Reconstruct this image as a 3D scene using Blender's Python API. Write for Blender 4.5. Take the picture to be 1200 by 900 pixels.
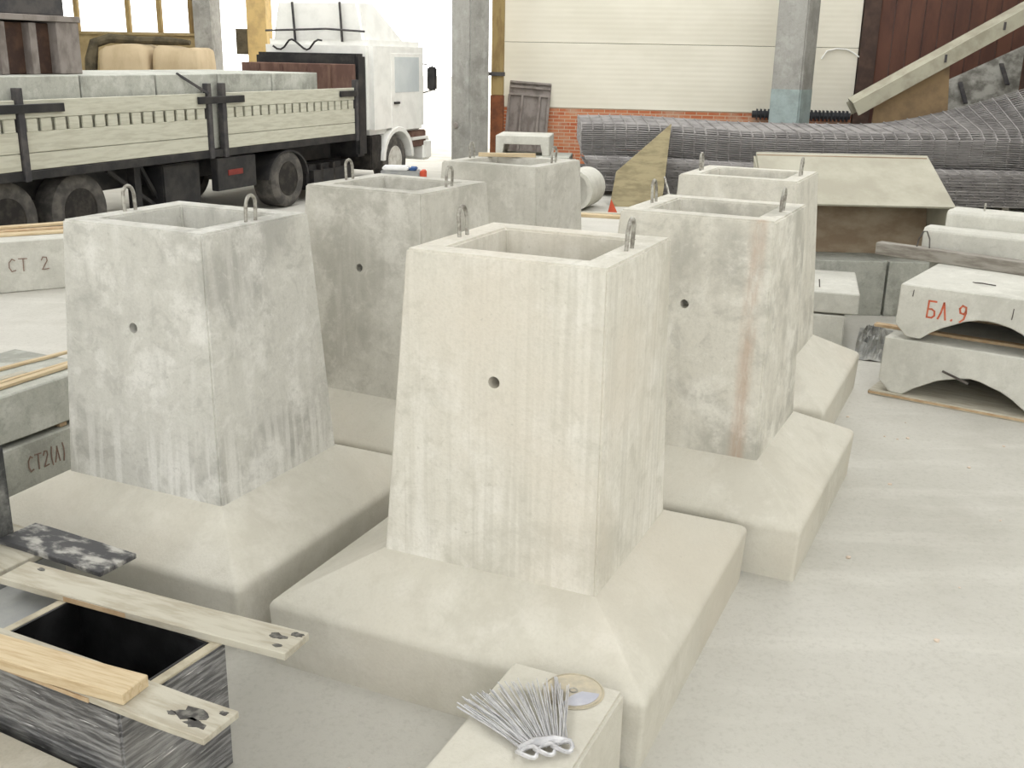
import bpy, bmesh, math, random
from mathutils import Vector, Matrix
random.seed(7)
for o in list(bpy.data.objects): bpy.data.objects.remove(o)
SC = bpy.context.scene
C = SC.collection
PI = math.pi

# ------------------------------------------------------------------ camera
cam = bpy.data.objects.new('camera', bpy.data.cameras.new('camera'))
C.objects.link(cam)
cam.data.sensor_width = 36; cam.data.lens = 36 * 1230.1 / 1200
cam.data.clip_end = 300
cam.matrix_world = (Matrix.Translation((0, 0, 2.4326)) @ Matrix.Rotation(PI/2 - 0.3028, 4, 'X') @ Matrix.Rotation(0.02, 4, 'Z'))
SC.camera = cam
# ------------------------------------------------------------------ sky, exposure
w = bpy.data.worlds.new('overcast_sky'); SC.world = w; w.use_nodes = True
bg = w.node_tree.nodes['Background']
bg.inputs[0].default_value = (1.0, 0.995, 0.972, 1); bg.inputs[1].default_value = 3.0
SC.view_settings.view_transform = 'Standard'; SC.view_settings.look = 'None'
SC.view_settings.gamma = 1; SC.view_settings.use_curve_mapping = False
SC.view_settings.exposure = 0.12

# ------------------------------------------------------------------ materials
def rgb(r, g, b):
    f = lambda c: (c/255/12.92) if c/255 <= .04045 else ((c/255 + .055)/1.055)**2.4
    return (f(r), f(g), f(b), 1)
class NT:
    def __init__(s, name):
        s.m = bpy.data.materials.new(name); s.m.use_nodes = True
        s.t = s.m.node_tree; s.b = s.t.nodes['Principled BSDF']; s.co = s.t.nodes.new('ShaderNodeTexCoord')
        s.oi = s.t.nodes.new('ShaderNodeObjectInfo')
    def n(s, typ, **kw):
        x = s.t.nodes.new(typ)
        for k, v in kw.items(): setattr(x, k, v)
        return x
    def l(s, a, b): s.t.links.new(a, b)
    def noise(s, scale, detail=4, rough=.6, stretch=(1, 1, 1), rot=(0, 0, 0), seed=0.0, dist=0):
        mp = s.n('ShaderNodeMapping'); s.l(s.co.outputs['Object'], mp.inputs[0])
        mp.inputs['Scale'].default_value = stretch; mp.inputs['Rotation'].default_value = rot
        x = s.n('ShaderNodeTexNoise', noise_dimensions='4D'); s.l(mp.outputs[0], x.inputs['Vector'])
        ad = s.n('ShaderNodeMath', operation='MULTIPLY_ADD'); s.l(s.oi.outputs['Random'], ad.inputs[0])
        ad.inputs[1].default_value = 37.0; ad.inputs[2].default_value = seed; s.l(ad.outputs[0], x.inputs['W'])
        x.inputs['Scale'].default_value = scale; x.inputs['Detail'].default_value = detail
        x.inputs['Roughness'].default_value = rough; x.inputs['Distortion'].default_value = dist
        return x.outputs['Fac']
    def ramp(s, fac, lo, hi, c0=0.0, c1=1.0):
        x = s.n('ShaderNodeMapRange', interpolation_type='SMOOTHSTEP'); s.l(fac, x.inputs[0])
        for i, v in enumerate((lo, hi, c0, c1)): x.inputs[i+1].default_value = v
        return x.outputs[0]
    def mix(s, fac, a, b, blend='MIX'):
        x = s.n('ShaderNodeMix', data_type='RGBA', blend_type=blend)
        if isinstance(fac, (int, float)): x.inputs[0].default_value = fac
        else: s.l(fac, x.inputs[0])
        for i, v in ((6, a), (7, b)):
            if isinstance(v, tuple): x.inputs[i].default_value = v
            else: s.l(v, x.inputs[i])
        return x.outputs[2]
    def mul(s, a, b):
        x = s.n('ShaderNodeMath', operation='MULTIPLY')
        for i, v in enumerate((a, b)):
            if isinstance(v, (int, float)): x.inputs[i].default_value = v
            else: s.l(v, x.inputs[i])
        return x.outputs[0]
    def xyz(s):
        x = s.n('ShaderNodeSeparateXYZ'); s.l(s.co.outputs['Object'], x.inputs[0]); return x.outputs
    def done(s, col, rough=.85, bump=None, dist=.004, metal=0, spec=.3, strength=.5):
        if isinstance(col, tuple): s.b.inputs['Base Color'].default_value = col
        else: s.l(col, s.b.inputs['Base Color'])
        if isinstance(rough, (int, float)): s.b.inputs['Roughness'].default_value = rough
        else: s.l(rough, s.b.inputs['Roughness'])
        s.b.inputs['Metallic'].default_value = metal; s.b.inputs['Specular IOR Level'].default_value = spec
        if bump is not None:
            x = s.n('ShaderNodeBump'); s.l(bump, x.inputs['Height']); x.inputs['Distance'].default_value = dist
            x.inputs['Strength'].default_value = strength; s.l(x.outputs[0], s.b.inputs['Normal'])
        return s.m
def concrete(name, base, light, dark, streak=.35, patch=.5, warm=None, rust=None, grain=.25, bscale=1.6, plank=0, drips=0):
    k = NT(name)
    n1 = k.noise(bscale, 7, .62, dist=.4); n2 = k.noise(bscale*2.3, 6, .65, seed=5)
    n3 = k.noise(3.2, 5, .6, stretch=(3.2, 3.2, .35), seed=9); n4 = k.noise(85, 3, .7, seed=2)
    n6 = k.noise(bscale*5, 6, .7, seed=17, dist=.8); n7 = k.noise(24, 4, .7, seed=19)
    col = k.mix(k.mul(k.ramp(n1, .48, .62), patch), base, dark)
    col = k.mix(k.mul(k.ramp(n2, .50, .64), patch), col, light)
    col = k.mix(k.mul(k.ramp(n6, .52, .64), patch*.55), col, dark)
    col = k.mix(k.mul(k.ramp(n6, .46, .36), patch*.5), col, light)
    col = k.mix(k.mul(k.ramp(n7, .52, .66), patch*.3), col, dark)
    col = k.mix(k.mul(k.ramp(n3, .5, .72), streak), col, light)
    col = k.mix(k.mul(k.ramp(n3, .46, .28), streak*.6), col, dark)
    if plank:
        wv = k.noise(7, 3, .5, stretch=(6, 6, .12), seed=21)
        col = k.mix(k.mul(k.ramp(wv, .45, .65), plank), col, dark)
    if warm:
        n5 = k.noise(1.1, 4, .5, seed=14); col = k.mix(k.mul(k.ramp(n5, .45, .7), .7), col, warm)
    if drips:
        d = k.noise(9, 3, .5, stretch=(2.2, 2.2, .16), seed=31); z = k.xyz()[2]
        col = k.mix(k.mul(k.mul(k.ramp(d, .5, .6), k.ramp(z, .95, .6)), drips), col, light)
    if rust:
        X = k.xyz(); rn = k.noise(5, 5, .7, stretch=(3, 3, .5), seed=3)
        a = k.mul(k.ramp(X[0], rust[0]-.06, rust[0]), k.ramp(X[0], rust[0]+.06, rust[0]+.01))
        a = k.mul(a, k.ramp(X[1], -.30, -.34))
        col = k.mix(k.mul(k.mul(a, k.ramp(rn, .35, .6)), .5), col, rgb(168, 134, 108))
    col = k.mix(k.mul(k.ramp(n4, .42, .75), grain), col, dark)
    pit = k.ramp(k.noise(38, 2, .5, seed=7), .70, .76)
    col = k.mix(k.mul(pit, .45), col, dark)
    return k.done(col, .9, n4, .003, spec=.15)
def simple(name, c0, c1, scale=8, stretch=(1, 1, 1), rough=.6, metal=0, spec=.3, bump=.002, lo=.4, hi=.65):
    k = NT(name); n = k.noise(scale, 5, .6, stretch=stretch); f = k.noise(60, 3, .6, seed=4)
    col = k.mix(k.ramp(n, lo, hi), c0, c1)
    return k.done(col, rough, f, bump, metal, spec)
M = {}
M['conc_pale'] = concrete('concrete_pale_warm', rgb(212, 209, 199), rgb(228, 226, 219), rgb(176, 173, 161), .45, .6, warm=rgb(212, 205, 192), plank=.3)
M['conc_grey'] = concrete('concrete_grey_blotched', rgb(198, 197, 190), rgb(222, 221, 216), rgb(158, 157, 151), .4, .7, drips=.6)
M['conc_mid'] = concrete('concrete_mid', rgb(198, 196, 188), rgb(216, 214, 207), rgb(162, 160, 151), .35, .65)
M['conc_rusty'] = concrete('concrete_pale_rust_run', rgb(206, 203, 193), rgb(226, 224, 216), rgb(164, 162, 153), .4, .7, rust=(.35,))
M['conc_light'] = concrete('concrete_light', rgb(206, 203, 193), rgb(226, 224, 216), rgb(166, 164, 155), .4, .6)
M['conc_slab'] = concrete('concrete_slab_dusty', rgb(200, 197, 186), rgb(212, 209, 200), rgb(180, 176, 164), .1, .5, warm=rgb(200, 194, 181), grain=.25)
M['conc_block'] = concrete('concrete_block_grey', rgb(178, 179, 171), rgb(204, 205, 198), rgb(132, 133, 126), .25, .6)
M['conc_arch'] = concrete('concrete_arch_beam', rgb(196, 195, 187), rgb(214, 213, 205), rgb(164, 163, 155), .2, .45)
M['conc_dark'] = concrete('concrete_dark_soiled', rgb(84, 85, 84), rgb(140, 140, 136), rgb(48, 48, 49), .3, .9)
M['conc_col'] = concrete('concrete_column', rgb(158, 157, 152), rgb(180, 180, 175), rgb(120, 119, 114), .3, .5)
M['conc_dust'] = concrete('concrete_dusty_beige', rgb(186, 181, 167), rgb(204, 200, 188), rgb(146, 140, 126), .1, .6, warm=rgb(178, 170, 154))
def floor_mat():
    k = NT('floor_dusty_concrete')
    n1 = k.noise(.32, 7, .6, dist=.6); n2 = k.noise(1.3, 6, .65, seed=3); n3 = k.noise(40, 4, .7, seed=6)
    n4 = k.noise(2.2, 5, .6, stretch=(.25, 1.6, 1), rot=(0, 0, .6), seed=8)
    col = k.mix(k.ramp(n1, .4, .62), rgb(182, 180, 172), rgb(193, 191, 184))
    col = k.mix(k.mul(k.ramp(n2, .5, .72), .5), col, rgb(168, 165, 156))
    col = k.mix(k.mul(k.ramp(n4, .52, .7), .3), col, rgb(212, 210, 203))
    col = k.mix(k.mul(k.ramp(n3, .45, .75), .3), col, rgb(146, 143, 134))
    return k.done(col, .9, n3, .004, spec=.15)
M['floor'] = floor_mat()
M['yard'] = simple('yard_ground', rgb(190, 186, 175), rgb(170, 166, 156), 2, rough=.95)
M['wood'] = simple('wood_new_pine', rgb(202, 185, 154), rgb(182, 160, 126), 6, (1, 14, 8), .75, lo=.4, hi=.7)
M['wood_old'] = simple('wood_cement_covered', rgb(188, 184, 170), rgb(168, 161, 145), 5, (1, 6, 4), .9)
M['wood_end'] = simple('wood_bare_edge', rgb(186, 164, 134), rgb(170, 144, 112), 12, rough=.85)
M['wood_dirty'] = simple('wood_tar_stained', rgb(70, 70, 72), rgb(176, 174, 168), 9, (1, 2, 1), .6, lo=.45, hi=.66)
M['splat'] = simple('dried_dark_mortar', rgb(66, 64, 62), rgb(120, 118, 112), 30, rough=.6)
M['steel_loop'] = simple('rebar_dusty', rgb(176, 174, 166), rgb(128, 124, 116), 30, rough=.6, metal=.3)
M['rebar'] = simple('rebar_dark', rgb(104, 100, 96), rgb(74, 68, 64), 8, rough=.6, metal=.2)
M['mesh_wire'] = simple('mesh_wire_grey', rgb(152, 149, 147), rgb(122, 119, 118), 3, rough=.7, metal=.1)
M['tie_wire'] = simple('tie_wire_zinc', rgb(206, 206, 208), rgb(176, 176, 180), 20, rough=.45, metal=.35)
M['disc'] = simple('abrasive_disc_tan', rgb(196, 186, 164), rgb(170, 164, 150), 10, rough=.7)
M['disc_label'] = simple('disc_label_lilac', rgb(176, 178, 190), rgb(196, 196, 202), 12, rough=.5)
M['paint_red'] = simple('paint_orange_red', rgb(190, 96, 70), rgb(196, 116, 90), 20, rough=.8)
M['paint_faint'] = simple('paint_faint_brown', rgb(140, 116, 104), rgb(128, 110, 100), 20, rough=.9)
M['truck_black'] = simple('truck_black', rgb(38, 38, 40), rgb(58, 56, 55), 4, rough=.5)
M['rubber'] = simple('rubber_tyre', rgb(74, 72, 70), rgb(104, 100, 95), 6, rough=.85)
M['rim_dark'] = simple('rim_dark', rgb(44, 42, 41), rgb(66, 62, 58), 9, rough=.6, metal=.3)
M['rim_light'] = simple('rim_light', rgb(214, 212, 206), rgb(184, 180, 172), 9, rough=.5)
M['alu'] = simple('alu_side_board', rgb(196, 195, 180), rgb(180, 178, 162), 3, (1, 1, 8), .6)
M['white_paint'] = simple('white_cab_paint', rgb(240, 240, 236), rgb(228, 228, 224), 3, rough=.3, spec=.5)
M['glass'] = simple('pale_cab_glass', rgb(196, 203, 206), rgb(206, 212, 214), 2, rough=.08, spec=.8)
M['red_lens'] = simple('red_lamp_lens', rgb(128, 52, 46), rgb(112, 46, 42), 9, rough=.3)
M['rust_brown'] = simple('rusty_brown_plate', rgb(98, 74, 66), rgb(122, 96, 84), 5, (1, 1, .4), .8)
M['mould_steel'] = simple('mould_steel_mauve', rgb(142, 135, 130), rgb(114, 106, 101), 6, (1, 1, .5), .7)
M['mould_dark'] = simple('mould_rust_and_shade', rgb(70, 54, 48), rgb(92, 70, 58), 5, rough=.85)  # rust brown of the mould body, shade between its ribs mixed in
M['dark_steel'] = simple('dark_steel', rgb(66, 65, 68), rgb(88, 85, 84), 6, rough=.6, metal=.2)
M['tray_pale'] = simple('steel_tray_dusty', rgb(178, 175, 160), rgb(162, 158, 143), 2, rough=.8)
M['tray_brown'] = simple('steel_tray_brown_inside', rgb(142, 124, 104), rgb(166, 152, 132), 2.5, (1, 1, 2), .8)
M['chan'] = simple('channel_grey_beige', rgb(168, 165, 148), rgb(148, 144, 128), 3, rough=.8)
M['trough'] = simple('trough_stained', rgb(158, 157, 150), rgb(104, 102, 96), 4, rough=.9)
M['olive'] = simple('olive_steel_sheet', rgb(140, 130, 100), rgb(116, 106, 80), 3, (1, 3, 1), .7)
M['gate_brown'] = simple('gate_red_brown', rgb(98, 66, 54), rgb(82, 56, 48), 3, (1, 1, .3), .7)
M['gate_frame'] = simple('gate_frame_dark', rgb(66, 52, 46), rgb(82, 64, 56), 5, rough=.7)
M['tan_cloth'] = simple('tan_big_bag', rgb(192, 174, 144), rgb(178, 160, 130), 3, (1, 1, .5), .9)
M['dark_cloth'] = simple('dark_olive_sacking', rgb(96, 88, 70), rgb(70, 64, 52), 5, rough=.95)
M['yellow_post'] = simple('yellowed_post', rgb(206, 178, 122), rgb(184, 158, 110), 4, rough=.8)
M['rust_post'] = simple('rusty_post', rgb(132, 82, 54), rgb(104, 66, 48), 6, rough=.85)
M['olive_post'] = simple('olive_post', rgb(160, 140, 96), rgb(134, 112, 76), 6, (1, 1, .3), .8)
M['blue_paint'] = simple('pale_blue_paint', rgb(158, 172, 172), rgb(140, 152, 150), 4, rough=.7)
M['sill'] = simple('olive_plaster', rgb(168, 150, 112), rgb(146, 130, 96), 3, rough=.9)
M['black_pipe'] = simple('black_heating_pipe', rgb(60, 62, 66), rgb(48, 50, 54), 5, rough=.6)
M['cloth_white'] = simple('tarp_white', rgb(232, 232, 232), rgb(220, 220, 220), 3, rough=.8)
M['cloth_blue'] = simple('tarp_blue', rgb(60, 92, 140), rgb(48, 78, 124), 3, rough=.8)
M['cloth_red'] = simple('tarp_red', rgb(200, 92, 66), rgb(186, 80, 58), 3, rough=.8)
M['chip'] = simple('plaster_chip_pinkish', rgb(216, 200, 184), rgb(196, 180, 164), 20, rough=.9)
M['roof'] = simple('roof_grey', rgb(168, 168, 162), rgb(150, 150, 146), 2, rough=.9)
M['mould_black'] = simple('mould_black_inside', rgb(20, 20, 21), rgb(40, 40, 42), 7, rough=.45)
M['mould_rim'] = simple('mould_rim_dusty', rgb(186, 178, 158), rgb(160, 152, 134), 9, rough=.8)
M['sheet_grey'] = simple('blue_grey_sheet', rgb(146, 148, 148), rgb(160, 161, 158), 4, rough=.6)
def wall_panel_mat():
    k = NT('sandwich_panel_cream'); z = k.xyz()[2]
    n = k.noise(1.2, 4, .6, stretch=(.4, 1, 1)); col = k.mix(k.ramp(n, .4, .65), rgb(226, 222, 208), rgb(218, 214, 199))
    wv = k.n('ShaderNodeMath', operation='SINE'); k.l(k.mul(z, 60.0), wv.inputs[0])
    return k.done(col, .6, wv.outputs[0], .0012, spec=.3)
M['panel'] = wall_panel_mat()
def brick_mat():
    k = NT('red_brick_plinth')
    mp = k.n('ShaderNodeMapping'); k.l(k.co.outputs['Object'], mp.inputs[0]); mp.inputs['Rotation'].default_value = (PI/2, 0, 0)
    b = k.n('ShaderNodeTexBrick'); k.l(mp.outputs[0], b.inputs['Vector'])
    b.inputs['Color1'].default_value = rgb(176, 98, 66); b.inputs['Color2'].default_value = rgb(196, 128, 92)
    b.inputs['Mortar'].default_value = rgb(190, 172, 150); b.inputs['Scale'].default_value = 1.0
    b.inputs['Brick Width'].default_value = .25; b.inputs['Row Height'].default_value = .075; b.inputs['Mortar Size'].default_value = .008
    n = k.noise(2.2, 5, .6); col = k.mix(k.mul(k.ramp(n, .5, .68), .6), b.outputs['Color'], rgb(190, 168, 146))
    return k.done(col, .9, b.outputs['Fac'], -.01)
M['brick'] = brick_mat()
def film_mat():
    k = NT('stretch_film_grey')
    n = k.noise(14, 5, .6, stretch=(.5, .5, 5.0), rot=(.55, .55, 0)); n2 = k.noise(2.5, 4, .6, seed=3)
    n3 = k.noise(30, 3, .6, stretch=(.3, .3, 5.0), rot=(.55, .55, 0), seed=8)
    col = k.mix(k.ramp(n, .42, .62), rgb(82, 82, 84), rgb(142, 142, 143))
    col = k.mix(k.mul(k.ramp(n2, .45, .7), .5), col, rgb(176, 175, 172))
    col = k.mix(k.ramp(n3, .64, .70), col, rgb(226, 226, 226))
    return k.done(col, .28, n, .012, spec=.6, strength=.7)
M['film'] = film_mat()

# ------------------------------------------------------------------ mesh helpers
class MB:
    def __init__(s): s.v = []; s.f = []
    def add(s, vs, fs):
        o = len(s.v); s.v += [tuple(v) for v in vs]; s.f += [tuple(o+i for i in f) for f in fs]; return s
    def loft(s, rings, cap=True, closed=False):
        n = len(rings[0]); vs = [p for r in rings for p in r]; fs = []
        k = len(rings)
        for a in range(k if closed else k-1):
            b = (a+1) % k
            for i in range(n):
                j = (i+1) % n; fs.append((a*n+i, a*n+j, b*n+j, b*n+i))
        if cap and not closed: fs += [tuple(reversed(range(n))), tuple((k-1)*n+i for i in range(n))]
        return s.add(vs, fs)
    def box(s, x0, x1, y0, y1, z0, z1):
        r = lambda z: [(x0, y0, z), (x1, y0, z), (x1, y1, z), (x0, y1, z)]
        return s.loft([r(z0), r(z1)])
    def bar(s, a, b, wd, th, up=(0, 0, 1)):
        a, b = Vector(a), Vector(b); d = (b-a).normalized(); u = Vector(up)
        x = d.cross(u)
        if x.length < 1e-4: x = d.cross(Vector((1, 0, 0)))
        x.normalize(); y = x.cross(d)
        r = lambda p: [p-x*wd/2-y*th/2, p+x*wd/2-y*th/2, p+x*wd/2+y*th/2, p-x*wd/2+y*th/2]
        return s.loft([r(a), r(b)])
    def tube(s, pts, r, n=8, closed=False):
        pts = [Vector(p) for p in pts]; rings = []; prev = None
        for i, p in enumerate(pts):
            a = pts[i-1] if (i or closed) else p; b = pts[(i+1) % len(pts)] if (i < len(pts)-1 or closed) else p
            d = (b-a).normalized()
            if prev is None:
                u = Vector((0, 0, 1)) if abs(d.z) < .9 else Vector((1, 0, 0)); x = d.cross(u).normalized()
            else: x = (prev - d*prev.dot(d)).normalized()
            prev = x; y = d.cross(x)
            rr = r[i] if isinstance(r, (list, tuple)) else r
            rings.append([p + (x*math.cos(2*PI*k/n) + y*math.sin(2*PI*k/n))*rr for k in range(n)])
        return s.loft(rings, closed=closed)
    def lathe(s, prof, n=28, axis='Y', c=(0, 0, 0)):
        rings = []
        for r, h in prof:
            ring = []
            for k in range(n):
                a = 2*PI*k/n; p = (r*math.cos(a), h, r*math.sin(a)) if axis == 'Y' else (r*math.cos(a), r*math.sin(a), h)
                ring.append((p[0]+c[0], p[1]+c[1], p[2]+c[2]))
            rings.append(ring)
        return s.loft(rings, cap=True)
    def prism(s, prof, y0, y1):
        return s.loft([[(x, y0, z) for x, z in prof], [(x, y1, z) for x, z in prof]])
    def mesh(s, name, mat, bevel=0, seg=2, smooth=False):
        me = bpy.data.meshes.new(name); me.from_pydata(s.v, [], s.f)
        bm = bmesh.new(); bm.from_mesh(me); bmesh.ops.recalc_face_normals(bm, faces=bm.faces)
        if bevel:
            es = [e for e in bm.edges if len(e.link_faces) == 2 and e.calc_face_angle(0) > .25]
            bmesh.ops.bevel(bm, geom=es, offset=bevel, segments=seg, affect='EDGES', clamp_overlap=True)
        if smooth:
            for f in bm.faces: f.smooth = True
        bm.to_mesh(me); bm.free()
        if smooth: me.set_sharp_from_angle(angle=.6)
        me.materials.append(M[mat] if isinstance(mat, str) else mat)
        return me
    def build(s, name, mat, parent=None, bevel=0, seg=2, smooth=False, loc=None, rot=None):
        o = link(name, s.mesh(name, mat, bevel, seg, smooth), parent, loc, rot)
        if smooth and bevel: o.modifiers.new('weighted', 'WEIGHTED_NORMAL').keep_sharp = True
        return o
def link(name, me, parent=None, loc=None, rot=None):
    o = bpy.data.objects.new(name, me); C.objects.link(o); o.parent = parent
    if loc: o.location = loc
    if rot: o.rotation_euler = rot
    return o
def tag(o, label, cat, group=None):
    o['label'] = label; o['category'] = cat
    if group: o['group'] = group
    return o
def struct(o): o['kind'] = 'structure'; return o
def thing(name, label, cat, loc=(0, 0, 0), rz=0, group=None):
    o = bpy.data.objects.new(name, None); C.objects.link(o); o.location = loc; o.rotation_euler = (0, 0, rz); o.empty_display_size = .1
    return tag(o, label, cat, group)
def cut(o, cutter):
    md = o.modifiers.new('cut', 'BOOLEAN'); md.object = cutter; md.solver = 'EXACT'
    dg = bpy.context.evaluated_depsgraph_get(); me = bpy.data.meshes.new_from_object(o.evaluated_get(dg))
    o.modifiers.clear(); o.data = me; bpy.data.objects.remove(cutter)
def jitter(me, amp, seed=0):
    r = random.Random(seed)
    for v in me.vertices: v.co += Vector((r.uniform(-amp, amp), r.uniform(-amp, amp), r.uniform(-amp, amp)))
GL = {'Б': [[(.9, 1), (.15, 1), (.1, 0), (.6, 0), (.85, .15), (.8, .42), (.5, .52), (.13, .5)]],
      'Л': [[(0, 0), (.25, .4), (.45, 1), (.75, 0)]], '.': [[(.2, .0), (.32, .06)]],
      '9': [[(.8, .7), (.6, .5), (.25, .55), (.15, .8), (.4, 1), (.75, .92), (.8, .6), (.65, .2), (.3, 0)]],
      'С': [[(.8, .88), (.5, 1), (.15, .75), (.1, .35), (.35, .02), (.8, .1)]],
      'Т': [[(0, 1), (.95, .97)], [(.5, 1), (.45, 0)]],
      '2': [[(.1, .75), (.3, 1), (.7, .95), (.75, .7), (.4, .3), (.1, 0), (.85, .04)]],
      '(': [[(.5, 1.1), (.25, .7), (.25, .3), (.5, -.1)]], ')': [[(.3, 1.1), (.6, .7), (.6, .3), (.3, -.1)]], ' ': []}
def lettering(text, x, z, h, wch, y, mat, parent, stroke=.01, slope=0):
    m = MB()
    for ch in text:
        k = .55 if ch in '.()' else 1
        for pl in GL[ch]:
            P = [(x + p[0]*wch*k, y, z + p[1]*h + slope*(p[0]*wch)) for p in pl]
            for a, b in zip(P, P[1:]):
                d = (Vector(b)-Vector(a)).normalized()*stroke*.35
                m.bar(Vector(a)-d, Vector(b)+d, .002, stroke, up=Vector((0, -1, 0)).cross(d))
        x += wch*k*1.22; z += slope*wch*k*1.22
    return m.build('lettering', mat, parent)

# ------------------------------------------------------------------ the hall
struct(MB().box(-14, 14, -10, 25.2, -.2, 0).build('floor', 'floor'))
struct(MB().box(-90, 90, 25.2, 130, -.22, -.02).build('trim_1', 'yard'))
# back wall in its own frame: x along the wall
WR = math.atan2(-1.2, 10.2)
wallb = struct(MB().box(-1.25, 6.40, 0, .45, 0, 1.36).build('wall_back', 'brick', loc=(.8, 24, 0), rot=(0, 0, WR)))
for i in range(5):
    MB().box(-1.25, 6.40, -.02, .16, 1.362+i*1.37, 1.362+i*1.37+1.362).build('sandwich_panel', 'panel', wallb, .006, 1)
MB().box(-1.25, 6.40, .16, .45, 1.36, 8.2).build('joint_backing', 'gate_frame', wallb)  # dark backing added so no sky light leaks through the panel joints
wallr = struct(MB().box(11.3, 13.6, 0, .45, 0, 8.2).build('wall_back_right', 'panel', loc=(.8, 24, 0), rot=(0, 0, WR)))
walll = struct(MB().box(-15, -8.15, .1, .5, 0, 2.73).build('wall_back_left', 'sill', loc=(.8, 24, 0), rot=(0, 0, WR)))
struct(MB().box(-15, -1.3, .1, .5, 5.2, 8.2).build('trim_2', 'panel', loc=(.8, 24, 0), rot=(0, 0, WR)))
win = struct(MB().box(-15, -8.15, .05, .55, 2.73, 2.79).build('window_1', 'sill', loc=(.8, 24, 0), rot=(0, 0, WR)))
for u in (-14, -12.6, -11.1, -9.85, -9.1, -8.35):
    MB().box(u-.05, u+.05, .2, .32, 2.79, 5.2).build('mullion', 'olive_post', win, .01)
pier = struct(MB().box(-8.15, -7.75, -.1, .5, 0, 5.2).build('trim_3', 'conc_col', loc=(.8, 24, 0), rot=(0, 0, WR)))
struct(MB().box(-6.95, -6.50, 0, .4, 0, 5.2).build('trim_4', 'yellow_post', loc=(.8, 24, 0), rot=(0, 0, WR)))
bw = MB().box(-7.2, -6.95, -.05, .1, 2.35, 2.9).build('junction_plate', 'dark_cloth', None, loc=(.8, 24, 0), rot=(0, 0, WR))
tag(bw, 'small brown plate fixed beside the yellowed post of the gate', 'plate')
# brown sliding gate
door = struct(MB().box(6.42, 6.75, -.12, .3, 0, 6).build('door_1', 'gate_frame', loc=(.8, 24, 0), rot=(0, 0, WR)))
for i in range(15):
    MB().box(6.76+i*.3, 6.76+i*.3+.285, -.05, .06, .05, 6).build('board', 'gate_brown', door, .01)
struct(MB().box(-14.2, -14, -10, 26, 0, 8.2).build('wall_left', 'panel'))
struct(MB().box(14, 14.2, -10, 23, 0, 8.2).build('wall_right', 'panel'))
# unseen front wall: sill, piers, tall openings added for light on upright faces
wf = struct(MB().box(-14, 14, -10.2, -10, 0, .9).build('wall_front', 'panel'))
for x in (-14, -9.4, -4.6, .2, 5.0, 9.6, 13.6): MB().box(x, x+.4, -10.2, -10, .9, 8.2).build('pier', 'panel', wf)
# unseen roof: two skylight strips left open, widened at the back for more light
roof = MB()
roof.box(-14.2, 14.2, -10.2, -6, 8.2, 8.35).box(-14.2, 14.2, 22.5, 26, 8.2, 8.35)
for a, b in ((-14.2, -8.5), (-4.2, 2.2), (6.8, 14.2)): roof.box(a, b, -6, 14, 8.2, 8.35)
for a, b in ((-14.2, -9.5), (1.0, 2.2), (9.0, 14.2)): roof.box(a, b, 14, 22.5, 8.2, 8.35)
struct(roof.build('ceiling', 'roof'))
# columns
def column(loc, rz, wd, mat, h=8.2, paint=None):
    c = struct(MB().box(-wd/2, wd/2, -wd/2, wd/2, 0, h).build('trim_5', mat, None, .03, 2, loc=loc, rot=(0, 0, rz)))
    if paint: MB().box(-wd/2-.004, wd/2+.004, -wd/2-.004, wd/2+.004, 0, paint).build('paint_band', 'blue_paint', c, .03, 2)
    return c
cl = column((-.98, 22.3, 0), -.75, .56, 'conc_col')
MB().lathe([(.05, -.02), (.07, 0), (.04, .02)], 10).build('switch_box', 'mould_steel', cl, loc=(-.1, -.3, 1.05))
column((5.36, 21.36, 0), -.62, .61, 'conc_col', paint=1.95)
# posts beside the column
p = thing('steel_post', 'tall olive and rust steel post standing beside the grey gate column', 'post', (-.42, 23.45, 0), WR)
MB().box(-.16, .10, 0, .16, 1.62, 7.9).build('upper_post', 'olive_post', p, .01)
MB().box(-.17, .11, -.01, .17, 0, 1.62).build('rusted_foot', 'rust_post', p, .01)
MB().box(-.32, .14, -.05, 0, 2.02, 2.10).build('cross_tie', 'dark_steel', p)
t = MB().box(-.03, .03, 0, .05, 0, 7.8).build('door_rail', 'white_paint', None, loc=(-.66, 23.3, 0))
tag(t, 'thin white upright rail between grey column and rusty post', 'rail')
hp = thing('heating_pipe', 'black finned heating pipe running low along the cream wall', 'pipe', (.8, 24, 0), WR)
MB().tube([(4.3, -.16, 1.34), (6.35, -.16, 1.34)], .075, 10).build('pipe', 'black_pipe', hp)
fin = MB().box(-.008, .008, -.11, .11, -.11, .11).mesh('fin', 'black_pipe')
for i in range(24): link('fin', fin, hp, (4.4+i*.082, -.16, 1.34))
cb = MB().tube([(5.65, -.05, 2.5), (5.75, -.05, 2.66), (5.95, -.05, 2.71), (6.15, -.05, 2.70), (6.3, -.05, 2.63), (6.42, -.08, 2.55)], .015, 6)
tag(cb.build('wall_cable', 'white_paint', loc=(.8, 24, 0), rot=(0, 0, WR)), 'white cable looped along the cream wall to the brown gate', 'cable')

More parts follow.
